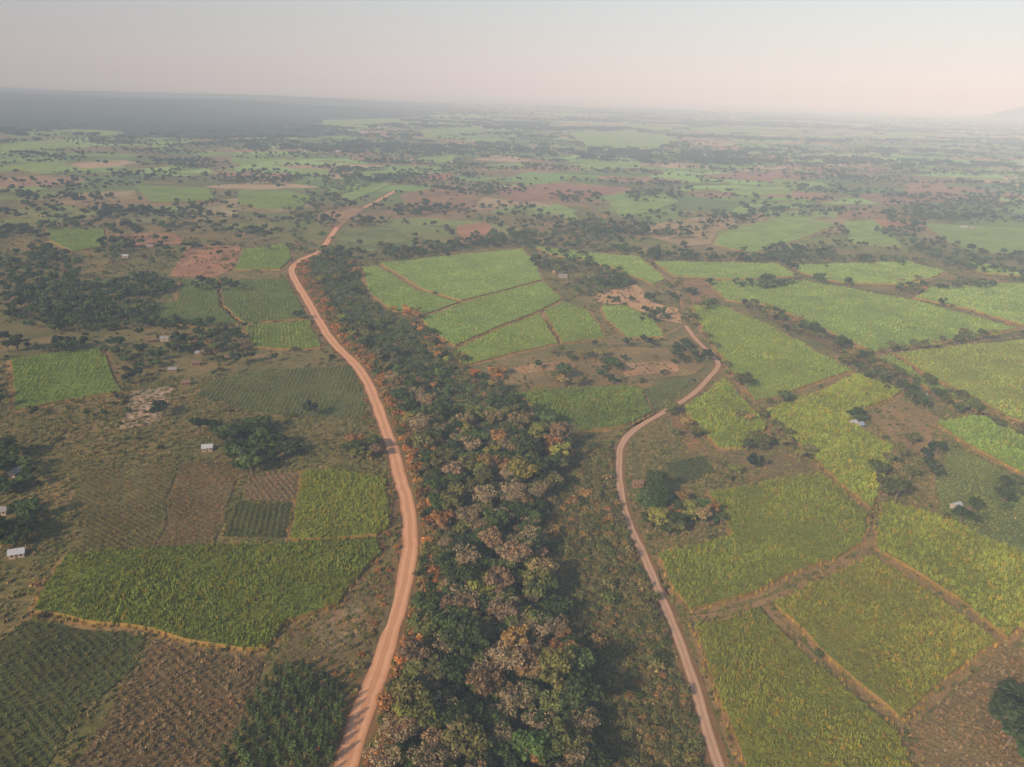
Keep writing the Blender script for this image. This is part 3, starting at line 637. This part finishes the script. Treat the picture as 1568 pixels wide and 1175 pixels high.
def roofmesh(L,W,h,rh):
    a=L/2;w=W/2;n=int((L+1)*4);V=[];Fc=[]
    for i in range(n+1):
        X=-a-.5+(L+1)*i/n;dz=.05*(i%2)
        V+= [(X,-w-.6,h-.32+dz),(X,0,h+rh+dz+.03),(X,w+.6,h-.32+dz)]
    for i in range(n):
        q=i*3;Fc+=[(q,q+3,q+4,q+1),(q+1,q+4,q+5,q+2)]
    return V,Fc
def wallmesh(L,W,h,rh):
    a=L/2;w=W/2
    return [(-a,-w,0),(a,-w,0),(a,w,0),(-a,w,0),(-a,-w,h),(a,-w,h),(a,w,h),(-a,w,h),(-a,0,h+rh-.05),(a,0,h+rh-.05)],[(0,1,5,4),(2,3,7,6),(1,2,6,9,5),(3,0,4,8,7)]
def house(u,v,L,W,rot,roof,wall):
    x,y=G((u,v))[0]
    e=bpy.data.objects.new('farmhouse',None);scene.collection.objects.link(e);e.location=(x,y,0);e.rotation_euler=(0,0,rot);e.scale=(.68,.68,.72)
    a=L/2;w=W/2;h=2.7;rh=1.3
    V,Fc=wallmesh(L,W,h,rh);mkobj('walls',V,Fc,[WALL[wall]],parent=e)
    V,Fc=roofmesh(L,W,h,rh);mkobj('roof',V,Fc,[ROOF[roof]],parent=e)
    for s,yy in ((-1,-w),(1,w)):
        y0,y1=(yy-.04,yy+.02) if s<0 else (yy-.02,yy+.04)
        box('door',-.5,.5,y0,y1,0.02,2.1,M_wood,e)
        for xx in (-a*.6,a*.6): box('window',xx-.45,xx+.45,y0,y1,1.0,1.9,M_dark,e)
for a in hs: house(*a)
# far villages: instanced cottages
C_h=bpy.data.collections.new('cottage_kinds')
for i in range(4):
    V,Fc=wallmesh(8,6,2.7,1.4);V2,F2=roofmesh(8,6,2.7,1.4);o=len(V)
    asset(C_h,'cottage_%d'%i,(V+V2,Fc+[tuple(q+o for q in f) for f in F2],[0]*len(Fc)+[1]*len(F2)),[WALL[i%2],ROOF[(1,2,1,0)[i]]])
Vp=[]
for _ in range(42):
    c=wedge(850,3800,1)[0];k=rng.integers(2,8);Vp.append(c+rng.normal(0,1,(k,2))*[45,30])
P=np.vstack(Vp);P=P[clear(P,True,10)];n=len(P)
scatter('distant_village_houses',P,rng.uniform(.8,1.4,n),rng.uniform(-.6,.6,n),rng.integers(0,4,n),np.ones((n,3)),C_h)
# ---------- atmosphere, light, camera ----------
V=[(x,y,z) for z in (-20,650) for x,y in ((-39000,-2900),(39000,-2900),(39000,40000),(-39000,40000))]
hz=mkobj('haze',V,[(3,2,1,0),(4,5,6,7),(0,1,5,4),(1,2,6,5),(2,3,7,6),(3,0,4,7)],[])
m=bpy.data.materials.new('haze_air');m.use_nodes=True;nt=m.node_tree;nt.nodes.clear()
o=nt.nodes.new('ShaderNodeOutputMaterial');s=nt.nodes.new('ShaderNodeVolumeScatter');s.inputs['Color'].default_value=(.62,.81,1,1);s.inputs['Density'].default_value=2.8e-4;s.inputs['Anisotropy'].default_value=-.29
ab=nt.nodes.new('ShaderNodeVolumeAbsorption');ab.inputs['Color'].default_value=(.1,.1,1,1);ab.inputs['Density'].default_value=1.7e-5
ad=nt.nodes.new('ShaderNodeAddShader');nt.links.new(s.outputs[0],ad.inputs[0]);nt.links.new(ab.outputs[0],ad.inputs[1])
nt.links.new(ad.outputs[0],o.inputs['Volume']);hz.data.materials.append(m)
EL=math.radians(28);sd=Vector((-.62,-.78,0)).normalized()*math.cos(EL);sd.z=math.sin(EL)
ld=bpy.data.lights.new('sun','SUN');ld.energy=5.;ld.angle=math.radians(4);ld.color=(1,.87,.70)
lo=bpy.data.objects.new('sun',ld);scene.collection.objects.link(lo);lo.rotation_euler=(-sd).to_track_quat('-Z','Y').to_euler();lo.location=(0,0,300)
w=bpy.data.worlds.new('World');scene.world=w;w.use_nodes=True;nt=w.node_tree;bg=nt.nodes['Background']
sk=nt.nodes.new('ShaderNodeTexSky');sk.sky_type='NISHITA';sk.sun_disc=False;sk.sun_elevation=EL;sk.sun_rotation=math.atan2(sd.x,sd.y);sk.dust_density=2;sk.air_density=1.;sk.ozone_density=2.5
nt.links.new(sk.outputs[0],bg.inputs[0]);bg.inputs[1].default_value=.15
cd=bpy.data.cameras.new('camera');cam=bpy.data.objects.new('camera',cd);scene.collection.objects.link(cam);scene.camera=cam
cam.location=(0,0,CAMH);cam.rotation_euler=Rm.to_euler();cd.sensor_width=36;cd.lens=F/1568*36;cd.clip_end=100000;cd.clip_start=1
scene.view_settings.view_transform='Standard';scene.view_settings.look='None';scene.view_settings.exposure=0
